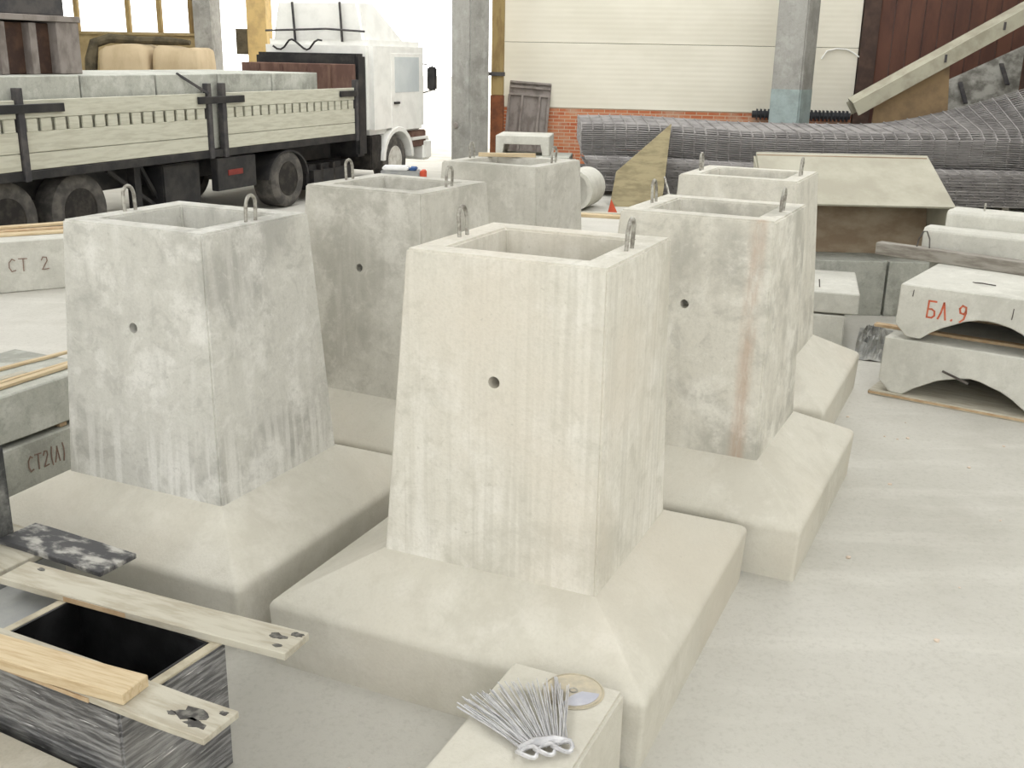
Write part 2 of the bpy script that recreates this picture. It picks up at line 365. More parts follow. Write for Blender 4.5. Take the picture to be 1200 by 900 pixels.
# ------------------------------------------------------------------ hollow foundations
TW, TD, BW, BD, HT = .798, .755, .923, .890, 1.70
HS, HP, SW, SD, SX, SY = .28, .49, 1.618, 1.639, -.046, .089
def rrect(cx, cy, a, b, z, r=.02, n=3):
    P = []
    for sx, sy, a0 in ((-1, -1, PI), (1, -1, 1.5*PI), (1, 1, 0), (-1, 1, .5*PI)):
        for k in range(n+1):
            t = a0 + PI/2*k/n
            P.append((cx+sx*(a/2-r)+r*math.cos(t), cy+sy*(b/2-r)+r*math.sin(t), z))
    return P
def rect(cx, cy, a, b, z): return [(cx-a/2, cy-b/2, z), (cx+a/2, cy-b/2, z), (cx+a/2, cy+b/2, z), (cx-a/2, cy+b/2, z)]
def foundation(label, x, y, r, off, mat, slabmat='conc_slab'):
    t = thing('column_foundation', label, 'foundation', (x, y, 0), r, 'hollow column foundations')
    rings = [rrect(SX, SY, SW-.03, SD-.03, 0), rrect(SX, SY, SW-.006, SD-.006, HS-.03)]
    e = .09                                                          # share of the slope taken by the rounded arris
    lerp = lambda u: (SX*(1-u), SY*(1-u), SW+(BW+.012-SW)*u, SD+(BD+.012-SD)*u, HS+(HP-HS)*u)
    pa, pb, pc = (SX, SY, SW-.006, SD-.006, HS-.03), lerp(0), lerp(e)
    for k in range(1, 6):
        u = k/6; q = [(1-u)**2*A + 2*u*(1-u)*B + u*u*D for A, B, D in zip(pa, pb, pc)]; rings.append(rrect(*q))
    for u in (e, .5, 1): rings.append(rrect(*lerp(u), r=.02*(1-u)+.004))
    MB().loft(rings).build('base_slab', slabmat, t, 0, 0, True)
    ox, oy, H = .0196+off[0], -.0112+off[1], HT+off[2]
    wl = .118
    pm = MB().loft([rect(0, 0, BW, BD, HP-.01), rect(ox, oy, TW, TD, H), rect(ox, oy, TW-2*wl, TD-2*wl, H), rect(ox, oy, TW-2*wl-.10, TD-2*wl-.10, .85)])
    po = pm.build('pedestal', mat, t, .009, 2)
    hz = 1.2476+.6*off[2]; fy = -(BD/2 + (TD/2-BD/2)*(hz-HP)/(H-HP)) + oy*(hz-HP)/(H-HP)
    cu = MB().lathe([(.0235, fy-.1), (.0235, fy+.09)], 20, 'Y', (.0046+.6*off[0], 0, hz)).build('cutter', mat)
    cu.matrix_world = Matrix.Translation((x, y, 0)) @ Matrix.Rotation(r, 4, 'Z')
    bpy.context.view_layer.update(); cut(po, cu)
    for sx in (-1, 1):
        cx = ox + sx*(TW/2-.06); yy = oy + .02*sx; k = .034
        pts = [(cx, yy-k, H-.03), (cx+.004*sx, yy-k, H+.075)] + [(cx+.006*sx, yy-k*math.cos(a), H+.075+.042*math.sin(a)) for a in [PI*i/8 for i in range(1, 8)]] + [(cx+.004*sx, yy+k, H+.075), (cx, yy+k, H-.03)]
        MB().tube(pts, .0085, 8).build('lifting_loop', 'steel_loop', t, smooth=True)
    return t
foundation('grey blotchy hollow concrete foundation beside the two stacked blocks marked in faint paint', -1.514, 4.893, -.432, (-.019, .002, -.005), 'conc_grey')
foundation('hollow concrete foundation whose rim reaches up to the truck drive wheel', -.715, 6.374, -.473, (.004, -.01, -.004), 'conc_mid')
foundation('pale warm hollow concrete foundation with the wire bundle block before it', .092, 4.138, -.421, (.034, -.058, .044), 'conc_pale')
foundation('hollow concrete foundation with a rusty run down its corner', 1.03, 5.592, -.45, (.01, .03, -.008), 'conc_rusty')
foundation('hollow concrete foundation next to the low slab stack and arched beams', 1.632, 7.387, -.435, (-.03, .008, -.008), 'conc_light')
foundation('hollow concrete foundation with a wooden batten lying across its rim', -.044, 8.169, -.48, (0, 0, -.026), 'conc_mid')
def plank(name, label, a, b, wd, z0, th, mat, group=None, bev=.003, edge=None, cat='plank', tilt=0):
    a, b = Vector((*a, 0)), Vector((*b, 0)); d = b-a; L = d.length
    m = MB()
    n = 6; rings = []
    for i in range(n+1):
        x = L*i/n; e = random.uniform(-.004, .004)
        rings.append([(x, -wd/2+e, 0), (x, wd/2+e, 0), (x, wd/2+e, th), (x, -wd/2+e, th)])
    m.loft(rings)
    o = m.build(name, mat, None, bev, 1, loc=(a.x, a.y, z0), rot=(0, -tilt, math.atan2(d.y, d.x)))
    tag(o, label, cat, group)
    return o
plank('wooden_batten', 'short pine batten lying across the rim of the rear hollow foundation', (-.30, 8.427), (.15, 8.439), .05, 1.673, .03, 'wood', cat='batten')

# ------------------------------------------------------------------ concrete block with tie wire and disc
o = MB().box(0, .42, -.95, 0, 0, .35).build('concrete_block', 'conc_slab', None, .012, 2, loc=(.028, 3.318, 0), rot=(0, 0, -.428))
tag(o, 'small pale concrete block carrying a bundle of tie wire and a disc', 'block')
tw = thing('tie_wire_bundle', 'fan-shaped bundle of zinc tie wires lying on small concrete block', 'wire bundle', (.125, 2.80, .35))
rr = random.Random(3)
hub = Vector((0, 0, .02))
for i in range(66):
    f = i/65; ang = math.radians(136 - 52*f + rr.uniform(-2, 2)); L = .30 + .05*math.sin(f*PI) + rr.uniform(-.02, .02)
    st = Vector((-.072+.13*f, -.012+.03*f + rr.uniform(-.01, .01), .012+rr.uniform(0, .022)))
    e = st + Vector((math.cos(ang)*L, math.sin(ang)*L, 0)); e.z = (.006 if f < .55 else .0125) + rr.uniform(0, .022)
    mid = (st+e)/2 + Vector((rr.uniform(-.004, .004), 0, .006))
    MB().tube([st, mid, e], .0021, 5).build('wire', 'tie_wire', tw)
for i in range(3):
    MB().tube([(.06+.006*i, .02, .02), (.052+.008*i, .2, .03), (.044+.004*i, .40, .0125)], .0026, 5).build('wire', 'tie_wire', tw)
kn = MB()
for j in range(3):                                                   # the twisted eyes at the bound end
    c = Vector((-.055+.055*j, -.035+.016*j, .025))
    MB().tube([c+Vector((.032*math.cos(a), .022*math.sin(a), .008*math.sin(2*a))) for a in [2*PI*k/14 for k in range(14)]], .0075, 6, True).build('bound_end', 'tie_wire', tw, smooth=True)
MB().tube([(-.085, -.01, .02), (-.03, .01, .028), (.03, .025, .028), (.085, .03, .02)], [.008, .016, .016, .008], 8).build('bound_end', 'tie_wire', tw, smooth=True)
ds = thing('grinding_disc', 'round tan abrasive disc lying beside the tie wire bundle', 'disc', (.232, 3.13, .351), .4)
MB().lathe([(.105, 0), (.107, .002), (.105, .004), (.02, .005), (.0, .005)], 40, 'Z').build('disc_body', 'disc', ds)
MB().tube([(.101*math.cos(a), .101*math.sin(a), .005) for a in [2*PI*k/36 for k in range(36)]], .003, 6, True).build('rim', 'mould_rim', ds)
MB().tube([(.013*math.cos(a), .013*math.sin(a), .006) for a in [2*PI*k/16 for k in range(16)]], .003, 6, True).build('hub_ring', 'steel_loop', ds)
m = MB(); pr = [(r*math.cos(a), r*math.sin(a)) for r, a in [(.03, -2.2)] + [(.09, -2.5+1.9*i/10) for i in range(11)] + [(.03, -.6)]]
m.loft([[(x, y, .0052) for x, y in pr], [(x, y, .0064) for x, y in pr]]).build('paper_label', 'disc_label', ds)

# ------------------------------------------------------------------ wrapped box mould and planks, lower left
BR_ = -.4875
b = thing('box_mould', 'black box mould wrapped in shiny stretch film with planks across it', 'mould', (-.964, 3.173, 0), BR_)
m = MB(); ix = (-.685, -.038, -.43, -.038)
m.loft([rect(-.36, -.235, .72, .47, 0.0), rect(-.36, -.235, .72, .47, .488)], cap=True)
fb = MB()
out0, out1 = rect(-.36, -.235, .72, .47, 0), rect(-.36, -.235, .72, .47, .490)
inn1 = [(ix[0], ix[2], .490), (ix[1], ix[2], .490), (ix[1], ix[3], .490), (ix[0], ix[3], .490)]; inn0 = [(x, y, .03) for x, y, z in inn1]
fb.loft([out0, out1, inn1, inn0]).build('film_wrap', 'film', b, .008, 2)
inb = [(x, y, z) for x, y, z in inn1]; e = .003
fl = MB(); sh = lambda P, k, z: [(x + k*(1 if x < -.36 else -1), y + k*(1 if y < -.235 else -1), z) for x, y, _ in P]
fl.loft([sh(inn0, e, .034), sh(inn1, e, .4985), sh(inn1, .012, .4985), sh(inn0, .012, .045)]).build('inner_lining', 'mould_black', b)
rm = MB().loft([rect(-.36, -.235, .716, .466, .489), rect(-.36, -.235, .716, .466, .5), [(x, y, .5) for x, y, z in inn1], [(x, y, .489) for x, y, z in inn1]], closed=True)
rm.build('rim', 'mould_rim', b, .002, 1)
b2 = thing('covered_mould', 'dusty covered box under the tar stained board', 'mould', (-1.887, 3.794, 0), BR_)
MB().box(-.9, 0, -.52, .13, 0, .47).build('body', 'sheet_grey', b2, .008)
MB().box(-.91, .01, -.53, .14, .47, .5).build('lid', 'wood_old', b2, .004, 1)
o = MB().box(0, .31, -.44, 0, 0, .44).build('sheet_block', 'sheet_grey', None, .008, 2, loc=(-1.865, 3.775, 0), rot=(0, 0, BR_))
tag(o, 'smooth blue-grey block standing between the covered box and film-wrapped mould', 'block')
def spl(parent_obj, spots, seed):
    r = random.Random(seed)
    for (x, y, s, z) in spots:
        P = []
        for k in range(14):
            a = 2*PI*k/14; q = s*r.uniform(.55, 1.1); P.append((x+q*1.5*math.cos(a), y+q*.8*math.sin(a)))
        MB().loft([[(u, v, z-.0005) for u, v in P], [(u, v, z+.0015) for u, v in P]]).build('mortar_splash', 'splat', parent_obj)
def edge_strip(o, L, wd, th):
    MB().box(.25*L, L*.62, -wd/2-.003, -wd/2+.003, .003, th-.008).build('bare_edge', 'wood_end', o)
p1 = plank('plank', 'long cement-covered plank spanning the film-wrapped mould with dark splashes at its end', (-1.885, 3.60), (-.708, 3.113), .145, .5, .03, 'wood_old')
spl(p1, [(1.19, .01, .025, .03), (1.22, -.04, .014, .03), (.10, .04, .014, .03), (1.245, .045, .018, .03)], 2); edge_strip(p1, 1.27, .145, .03)
p3 = plank('plank', 'cement-covered plank on the mould front with a dark mortar patch at its end', (-1.92, 3.19), (-.842, 2.66), .155, .5, .025, 'wood_old')
spl(p3, [(1.09, .0, .042, .025), (1.13, -.03, .03, .025), (1.17, .05, .012, .025), (1.03, -.02, .015, .025)], 5); edge_strip(p3, 1.2, .155, .025)
plank('plank', 'clean yellow pine plank resting on the mortar-patched plank', (-1.99, 3.14), (-1.14, 2.796), .115, .5255, .042, 'wood')
plank('tarred_board', 'dirty board with black tar and white stains beside the foundation slab', (-2.035, 3.952), (-1.516, 3.687), .185, .499, .022, 'wood_dirty', cat='board')
o = MB().box(-.5, 0, -.3, 0, 0, .40).build('soiled_block', 'conc_dark', None, .01, 2, loc=(-2.045, 3.955, .499), rot=(0, 0, BR_))
tag(o, 'dark soiled concrete block standing on the covered box by the tar stained board', 'block')
o = MB().box(-1.6, .40, -1.4, -.02, 0, .27).build('floor_slab', 'conc_dust', None, .012, 2, loc=(-1.185, 2.735, 0), rot=(0, 0, BR_))
tag(o, 'low dusty concrete slab lying in front of the film-wrapped mould', 'slab')
for i in range(3):
    o = MB().bar((-1.95+.02*i, 2.98-.035*i, .279), (-1.42+.03*i, 2.62-.04*i, .279), .014, .016).build('steel_flat', 'rebar')
    tag(o, 'thin dark steel flat bar lying on the low dusty slab', 'steel bar', 'flat bars on the low slab')

# ------------------------------------------------------------------ block stacks on the left
NR = math.atan2(.908, .418)
def rough_box(x0, x1, y0, y1, z0, z1, seed, amp=.006, n=8):
    r = random.Random(seed); m = MB(); rings = []
    for i in range(n+1):
        x = x0+(x1-x0)*i/n; j = lambda: r.uniform(-amp, amp)
        rings.append([(x, y0+j(), z0+j()*.4+.003), (x, y1+j(), z0+.003), (x, y1+j(), z1), (x, y0+j(), z1-.002)])
    return m.loft(rings)
ns = (-2.713, 5.386)
bt = [plank('wooden_batten', 'squared timber bearer under the lower stacked block', (ns[0]+.418*s-.908*.03, ns[1]+.908*s+.418*.03), (ns[0]+.418*s-.908*.6, ns[1]+.908*s+.418*.6), .07, 0, .05, 'wood_old', 'bearers under the block stack', cat='batten') for s in (-1.0, .3)]
lo = rough_box(-1.6, .60, 0, .70, 0, .285, 1).build('concrete_block', 'conc_block', None, .008, 1, loc=(ns[0], ns[1], .05), rot=(0, 0, NR))
tag(lo, 'lower grey concrete block with faint letters in brackets, under another block', 'block')
lettering('СТ2(Л)', .05, .11, .09, .043, -.008, 'paint_faint', lo, .007, .0)
up = rough_box(-1.6, .655, 0, .72, 0, .27, 2).build('concrete_block', 'conc_block', None, .008, 1, loc=(ns[0]-.008, ns[1]+.02, .36), rot=(0, 0, NR))
tag(up, 'upper grey concrete block with split pine slats on its top', 'block')
for s in (-1.1, .35):
    o = plank('wooden_batten', 'thin spacer strip between the two stacked blocks', (ns[0]+.418*s-.908*.03, ns[1]+.908*s+.418*.03), (ns[0]+.418*s-.908*.6, ns[1]+.908*s+.418*.6), .05, .335, .025, 'wood_end', 'spacers in the block stack', cat='batten')
def at_ns(a, d, z=0): return (ns[0]-.008+.418*a-.908*d, ns[1]+.02+.908*a+.418*d)
plank('wooden_strip', 'split pine slat lying on the upper stacked block near its edge', at_ns(-.6, .10), at_ns(.64, .13), .045, .631, .02, 'wood', 'slats on the upper block', cat='slat')
plank('wooden_strip', 'split pine slat lying on the upper stacked block near its edge', at_ns(-.3, .19), at_ns(.62, .17), .03, .631, .018, 'wood', 'slats on the upper block', cat='slat')
plank('wooden_strip', 'grey weathered slat along the middle of the upper stacked block', at_ns(-.8, .32), at_ns(.3, .23), .05, .631, .016, 'wood_old', cat='slat')
plank('wooden_strip', 'short broken pine slat sticking past the upper block end', at_ns(.2, .42), at_ns(.74, .36), .035, .631, .016, 'wood', cat='slat')
# far block with boards
FR = math.atan2(10.853-10.515, 4.75*-1+5.266)
fb_ = rough_box(-.25, 1.75, 0, .95, 0, .535, 5, .01).build('concrete_block', 'conc_arch', None, .012, 1, loc=(-5.266, 10.53, 0), rot=(0, 0, FR))
tag(fb_, 'long pale concrete block stacked with pine boards by the trailer', 'block')
lettering('СТ 2', .10, .22, .13, .085, -.012, 'paint_faint', fb_, .010, .0)
def fp(a, d): return (-5.266+math.cos(FR)*a-math.sin(FR)*d, 10.53+math.sin(FR)*a+math.cos(FR)*d)
plank('pine_board', 'pine board lying loosely on the long pale block near its front', fp(.02, .35), fp(1.6, .3), .14, .536, .025, 'wood', 'boards on the long pale block', cat='board')
plank('pine_board', 'pine board on the long pale block behind the front board', fp(-.2, .52), fp(1.55, .55), .13, .536, .03, 'wood_end', 'boards on the long pale block', cat='board')
plank('pine_board', 'pine board on the long pale block behind the front board', fp(-.2, .76), fp(1.2, .80), .13, .536, .03, 'wood_old', 'boards on the long pale block', cat='board')
plank('pine_board', 'pine board lying crosswise on top of the other boards', fp(-.2, .62), fp(1.35, .74), .12, .5665, .025, 'wood', cat='board')

# ------------------------------------------------------------------ arched beams on the right
AO, AR = (2.928, 7.637), math.atan2(-.5726, .8198)
def arch_profile(h, seed):
    r = random.Random(seed)
    half = [(-.135, h), (-.142, .09), (-.06, .008), (-.045, 0), (.045, .004), (.12, .055), (.2, .105), (.28, .15), (.35, .176), (.43, .196), (.5, .206)]
    pr = half + [(1.0-x, z) for x, z in reversed(half[:-1])]
    return [(x + (r.uniform(-.005, .005) if 0 < i < len(pr)-1 else 0), z + (r.uniform(-.006, .004) if 3 < i < len(pr)-4 else 0)) for i, (x, z) in enumerate(pr)]
def arch(label, z, h, dx, dy, depth, seed):
    o = MB().prism(arch_profile(h, seed), 0, depth).build('arched_beam', 'conc_arch', None, .008, 1, loc=(AO[0]+dx*.8198+dy*.5726, AO[1]-dx*.5726+dy*.8198, z), rot=(0, 0, AR))
    return tag(o, label, 'beam', 'arched concrete beams')
def aw(s, n): return (AO[0]+s*.8198+n*.5726, AO[1]-s*.5726+n*.8198)
base = plank('base_board', 'wide pale board on the floor under the arched beam stack', aw(-.20, .47), aw(1.3, .47), 1.0, 0, .035, 'wood_old', cat='board')
MB().box(0, 1.5, -.506, -.5, .010, .026).build('bare_edge', 'wood_end', base)
a1 = arch('arched concrete beam at the bottom of the stack on a wide board', .035, .426, 0, 0, 1.3, 4)
plank('wooden_batten', 'pine strip between the two arched beams sticking out at the side', aw(-.30, .30), aw(1.05, .32), .07, .4605, .023, 'wood_end', 'strips between the arched beams', cat='batten')
plank('wooden_batten', 'pine strip between the two arched beams sticking out at the side', aw(-.22, .95), aw(1.05, .98), .07, .4605, .023, 'wood_end', 'strips between the arched beams', cat='batten')
a2 = arch('arched concrete beam with red painted letters, on top of another', .483, .394, .068, 0, 1.3, 9)
lettering('БЛ.9', .070, .172, .122, .070, -.002, 'paint_red', a2, .013, -.01)
for s, z0, z1 in ((-.04, .31, .36), (.65, .24, .32)):
    MB().tube([(s, -.003, z0), (s+.004, -.004, z1)], .003, 5).build('tie_wire_stub', 'rebar', a2)
MB().bar((.31, -.006, .235), (.50, -.012, .175), .012, .014).build('steel_strip', 'rebar', a1)
MB().tube([(.28, .4, .394), (.36, .33, .41), (.45, .36, .40)], .005, 5).build('rebar_stub', 'rebar', a2)
tmr = plank('timber_beam', 'grey weathered squared timber jutting out under the upper straight beams', (3.11, 8.94), (4.03, 8.07),   .11, .877, .104, 'wood_old', bev=.006, cat='timber')
tmr.data.materials[0] = simple('timber_grey', rgb(150, 146, 138), rgb(122, 116, 108), 5, (1, 9, 5), .9)
MB().tube([(.33, 0, .09), (.34, .0, .17), (.37, .0, .235), (.40, 0, .24), (.43, 0, .18), (.44, 0, .09)], .006, 6).build('wire_hook', 'rebar', tmr)
def straight(label, s0, s1, n0, n1, z0, z1, seed):
    m = MB(); x = aw(0, 0)
    pr = lambda s: [(s, n0, z0), (s, n1, z0), (s, n1, z1), (s, n0+.03, z1), (s, n0, z1-.03)]
    return m.loft([pr(s0), pr(s1)])
o = straight('', -.26, 1.9, 1.225, 1.42, .877, 1.135, 1).build('straight_beam', 'conc_arch', None, .008, 1, loc=(AO[0], AO[1], 0), rot=(0, 0, AR))
tag(o, 'straight concrete beam lying right behind the grey timber over the arched beams', 'beam')
o = straight('', -.14, 1.9, 1.425, 1.75, .877, 1.265, 1).build('straight_beam', 'conc_arch', None, .008, 1, loc=(AO[0], AO[1], 0), rot=(0, 0, AR))
tag(o, 'taller straight concrete beam with a bolt on top behind the timber', 'beam')
MB().tube([(.12, 1.6, 1.25), (.12, 1.6, 1.33)], .009, 6).build('bolt', 'steel_loop', o)
o = MB().box(-.2, 1.9, 1.32, 1.8, 0, .877).build('support_block', 'conc_block', None, .01, 2, loc=(AO[0], AO[1], 0), rot=(0, 0, AR))
tag(o, 'tall grey concrete block behind the arched beams carrying the straight beams', 'block')
# low slab stack beside
o = rough_box(-.9, .08, 0, 1.0, 0, .30, 11, .006).build('thick_slab', 'conc_arch', None, .01, 1, loc=(2.85, 9.05, 0), rot=(0, 0, -.28))
tag(o, 'thick lower concrete slab of the low stack by the rear foundation', 'slab')
o = rough_box(-.9, .17, -.01, 1.05, 0, .19, 12, .006).build('thick_slab', 'conc_arch', None, .01, 1, loc=(2.865, 9.06, .312), rot=(0, 0, -.26))
tag(o, 'upper concrete slab of the low stack with a rebar stub on top', 'slab')
MB().tube([(-.17, .2, .18), (-.18, .2, .26)], .006, 5).build('rebar_stub', 'rebar', o)
MB().tube([(-.24, .25, .18), (-.26, .27, .34), (-.32, .35, .62)], .008, 5).build('rebar_stub', 'steel_loop', o)
# crumpled film between slabs and arches
bm = bmesh.new(); bmesh.ops.create_grid(bm, x_segments=22, y_segments=22, size=.5)
r = random.Random(4)
for v in bm.verts:
    x, y = v.co.x, v.co.y; q = max(0, 1-(x*x+y*y)*3.6)
    v.co.z = .004 + q*(.12+.05*math.sin(9*x+5*y)*math.cos(11*y-4*x)+r.uniform(-.035, .035))
    if v.co.z < .004: v.co.z = .004
    v.co.x *= .30; v.co.y *= 1.2
bmesh.ops.solidify(bm, geom=bm.faces[:], thickness=-.003)
me = bpy.data.meshes.new('crumpled_film'); bm.to_mesh(me); bm.free(); me.materials.append(simple('film_dull_grey', rgb(128, 129, 126), rgb(164, 163, 158), 9, rough=.4))
tag(link('crumpled_film', me, None, (3.27, 9.2, 0), (0, 0, -.35)), 'crumpled grey plastic film heaped between low slabs and arched beams', 'film')

# ------------------------------------------------------------------ steel tray behind, with its supports
gr = [(-1.1, 0), (.155, 0), (.155, .06), (.18, .06), (.18, 0), (.62, 0), (.62, 1.1), (-1.1, 1.1)]   # a real joint groove down the face
o = MB().loft([[(x, y, 0) for x, y in gr], [(x, y, .55) for x, y in gr]]).build('support_block', 'conc_block', None, .005, 1, loc=(3.55, 10.35, 0), rot=(0, 0, -.03))
tag(o, 'grey concrete block carrying the dusty steel tray', 'block')
tr = thing('steel_tray', 'large dusty steel tray lying on its side, brown within', 'tray', (3.0, 10.55, .5505), -.03)
TY = -.15
MB().loft([[(-.55, TY, .55), (1.32, TY, .55), (1.32, TY+.02, .53), (-.55, TY+.02, .53)], [(-.5, .72, .97), (1.28, .72, .97), (1.28, .74, .95), (-.5, .74, .95)]]).build('top_plate', 'tray_pale', tr, .003, 1)
MB().loft([[(-.5, .30, 0), (1.26, .30, 0), (1.26, .33, 0), (-.5, .33, 0)], [(-.5, .66, .95), (1.26, .66, .95), (1.26, .69, .95), (-.5, .69, .95)]]).build('back_plate', 'tray_brown', tr, .003, 1)
pr = [(TY+.01, .53), (TY+.03, .40), (.30, 0.0), (.34, 0), (.70, .93)]
MB().loft([[(1.265, y, z) for y, z in pr], [(1.295, y, z) for y, z in pr]]).build('side_plate', 'tray_pale', tr, .003, 1)
MB().loft([[(-.53, y, z) for y, z in pr], [(-.50, y, z) for y, z in pr]]).build('side_plate', 'tray_pale', tr, .003, 1)

# ------------------------------------------------------------------ welded mesh sheets
def sheet_mesh(fn, L, wd, sp_l, sp_t, rad, seed):
    r = random.Random(seed); m = MB(); m2 = MB(); nseg = 26
    nl = int(wd/sp_l)
    for i in range(nl+1):
        v = wd*i/nl + r.uniform(-.01, .01); pts = [fn(L*k/nseg, v) for k in range(nseg+1)]; m.tube(pts, rad, 4)
    nt = int(L/sp_t)
    for i in range(nt+1):
        u = L*i/nt; m2.tube([(lambda p: (p[0], p[1], p[2]+rad*1.7))(fn(u, wd*k/6)) for k in range(7)], rad*1.6, 4)
    m.add(m2.v, m2.f); return m.mesh('mesh_sheet', 'mesh_wire')
def fn_up(u, v):
    f = u/8.9
    x = .48 + u; y = 20.0 - 1.6*f + v
    z = .03*math.sin(u*1.1) - .16*math.exp(-((u-2.6)/1.2)**2)*.25
    z += max(0, u-5.4)**1.6*.16*(v/1.7) + .12*(v/1.7)
    if v < .18: z -= (.18-v)*.5
    return (x, y, z)
def fn_lo(u, v):
    f = u/8.9
    z = .02*math.sin(u*.8+1)
    if v < .2: z -= (.2-v)*.2
    return (1.3+u, 19.55-1.55*f+v, z)
su = sheet_mesh(fn_up, 9.2, 1.5, .055, .2, .008, 1); sl_ = sheet_mesh(fn_lo, 8.4, 1.9, .06, .2, .008, 2)
for i in range(12):
    o = link('mesh_sheet', sl_, None, (random.uniform(-.06, .06), random.uniform(-.012, .012), .125+i*.049))
    tag(o, 'flat grey welded wire mesh sheet in the lower pile below the cream wall', 'mesh sheet', 'lower pile of wire mesh sheets')
for i in range(13):
    o = link('mesh_sheet', su, None, (.72+random.uniform(-.004, .004), random.uniform(-.004, .004), .785+i*.037))
    tag(o, 'curved grey welded wire mesh sheet in the upper pile, rising before the brown gate', 'mesh sheet', 'upper pile of wire mesh sheets')
for x in (1.5, 4.0, 6.5, 8.6):
    o = MB().box(-.06, .06, .42, 1.7, 0, .10).build('timber_bearer', 'wood_old', None, .005, 1, loc=(x, 19.6-.17*x, 0))
    tag(o, 'timber bearer on the floor under the wire mesh pile', 'timber', 'bearers under the mesh pile')
o = MB()
o.loft([[(1.612, 18.1, .0), (2.50, 18.1, .0), (2.82, 19.75, 1.31), (1.76, 18.76, .5245)], [(1.612, 18.12, .0), (2.50, 18.12, .0), (2.82, 19.77, 1.31), (1.76, 18.78, .5245)]])
tag(o.build('steel_sheet', 'olive', None), 'olive brown cut steel sheet leaning against the wire mesh', 'sheet')
o = MB().lathe([(.33, -.4), (.33, .4), (.27, .4), (.27, -.4)], 28, 'Y').build('concrete_pipe', 'conc_arch', None, smooth=True, loc=(1.08, 17.85, .33), rot=(0, 0, -.35))
tag(o, 'short pale concrete pipe lying beside the leaning olive sheet', 'pipe')
o = MB().loft([[(0, 0, 0), (.16, 0, 0), (.05, 0, .22)], [(0, .02, 0), (.16, .02, 0), (.05, .02, .22)]]).build('red_flag', 'cloth_red', None, loc=(1.52, 17.35, 0))
tag(o, 'small red triangular scrap on the floor by the concrete pipe', 'scrap')
plank('pine_board', 'pine board on the floor in front of the leaning olive sheet', (.95, 16.9), (2.1, 16.6), .16, 0, .05, 'wood', cat='board')
plank('pine_board', 'grey board on the floor behind the loose pine board', (.8, 17.15), (2.0, 17.0), .14, 0, .04, 'wood_old', cat='board')
o = MB().tube([(2.66, 18.05, .01), (2.64, 18.40, .27), (2.60, 18.66, .46)], .018, 6).build('bent_bar', 'steel_loop'); tag(o, 'bent pale steel bar propped up beside the olive sheet', 'steel bar')

# ------------------------------------------------------------------ scrap by the wall
fp_ = thing('form_panel', 'grey ribbed steel form panel leaning against the cream wall', 'form panel', (.14, 23.77, .012), WR)
fp_.rotation_euler = (-.14, .06, WR); fp_.scale = (1.07, 1, 1)
MB().box(-.43, .43, 0, .03, .01, 1.9).build('face_sheet', 'mould_steel', fp_, .003, 1)
for x in (-.41, -.14, .22, .41): MB().box(x-.025, x+.025, -.07, 0, .02, 1.6).build('rib', 'mould_steel', fp_, .004, 1)
for z in (1.62, 1.78, 1.88): MB().box(-.42, .42, -.06, 0, z-.025, z+.02).build('cross_rib', 'mould_steel', fp_, .004, 1)
M['mould_steel'] = M['mould_steel']
tb = MB().box(-.55, 1.15, -.5, .5, 0, .55).build('support_block', 'conc_block', None, .02, 2, loc=(0, 20.4, 0), rot=(0, 0, -.05))
tag(tb, 'grey block carrying upturned concrete trays below the form panel', 'block')
pr = [(-.5, 0), (-.38, 0), (-.34, .2), (.34, .2), (.38, 0), (.5, 0), (.5, .36), (-.5, .36)]
o = MB().prism(pr, 0, 1.0).build('concrete_tray', 'conc_arch', None, .012, 1, loc=(.10, 19.95, .665), rot=(0, 0, -.12))
tag(o, 'upturned pale concrete tray with a dark slot, below the form panel', 'tray')
o = MB().prism([(x*1.35, z*.32) for x, z in [(-.5, 0), (.5, 0), (.5, .36), (-.5, .36)]], 0, 1.0).build('concrete_tray', 'conc_block', None, .012, 1, loc=(.3, 19.85, .55), rot=(0, 0, -.12))
tag(o, 'thin concrete slab under the upturned pale tray', 'slab')
# inclined channel, brown plate, trough (right)
cb_ = thing('inclined_channel', 'long pale steel channel propped at a slant before the brown gate', 'channel', (0, 0, 0))
sl = .588
MB().bar((6.35, 20.6, 1.70), (9.9, 20.6, 1.70+3.55*sl), .42, .045, up=(0, -.35, 1)).build('web_plate', 'chan', cb_, .004, 1)
MB().bar((6.35, 20.40, 1.60), (9.9, 20.40, 1.60+3.55*sl), .04, .26).build('flange', 'chan', cb_, .004, 1)
MB().bar((6.35, 20.80, 1.60), (9.9, 20.80, 1.60+3.55*sl), .04, .26).build('flange', 'chan', cb_, .004, 1)
for x in (7.9, 8.9): MB().box(x-.02, x+.02, 20.36, 20.385, 1.60+(x-6.35)*sl-.04, 1.60+(x-6.35)*sl+.1).build('lug', 'dark_steel', cb_)
zc = lambda x: 1.60+(x-6.35)*sl-.16
o = MB().loft([[(6.75, 20.58, 0), (8.3, 20.58, 0), (8.3, 20.62, 0), (6.75, 20.62, 0)], [(6.75, 20.58, zc(6.75)+.235), (8.05, 20.58, zc(8.05)+.235), (8.05, 20.62, zc(8.05)+.235), (6.75, 20.62, zc(6.75)+.235)]]).build('brown_plate', simple('plate_ochre', rgb(146, 124, 94), rgb(128, 108, 84), 3, rough=.8))
tag(o, 'ochre steel plate standing under the inclined channel', 'plate')
tg = thing('concrete_trough', 'grey stained trough slanting up behind the wire mesh pile', 'trough', (0, 0, 0))
MB().bar((7.6, 21.35, 1.30), (10.6, 21.35, 2.75), .9, .06, up=(0, -.8, .6)).build('side_plate', 'trough', tg, .01)
MB().bar((7.6, 21.62, 1.66), (10.6, 21.62, 3.10), .08, .12, up=(0, -.8, .6)).build('lip', 'trough', tg, .01)
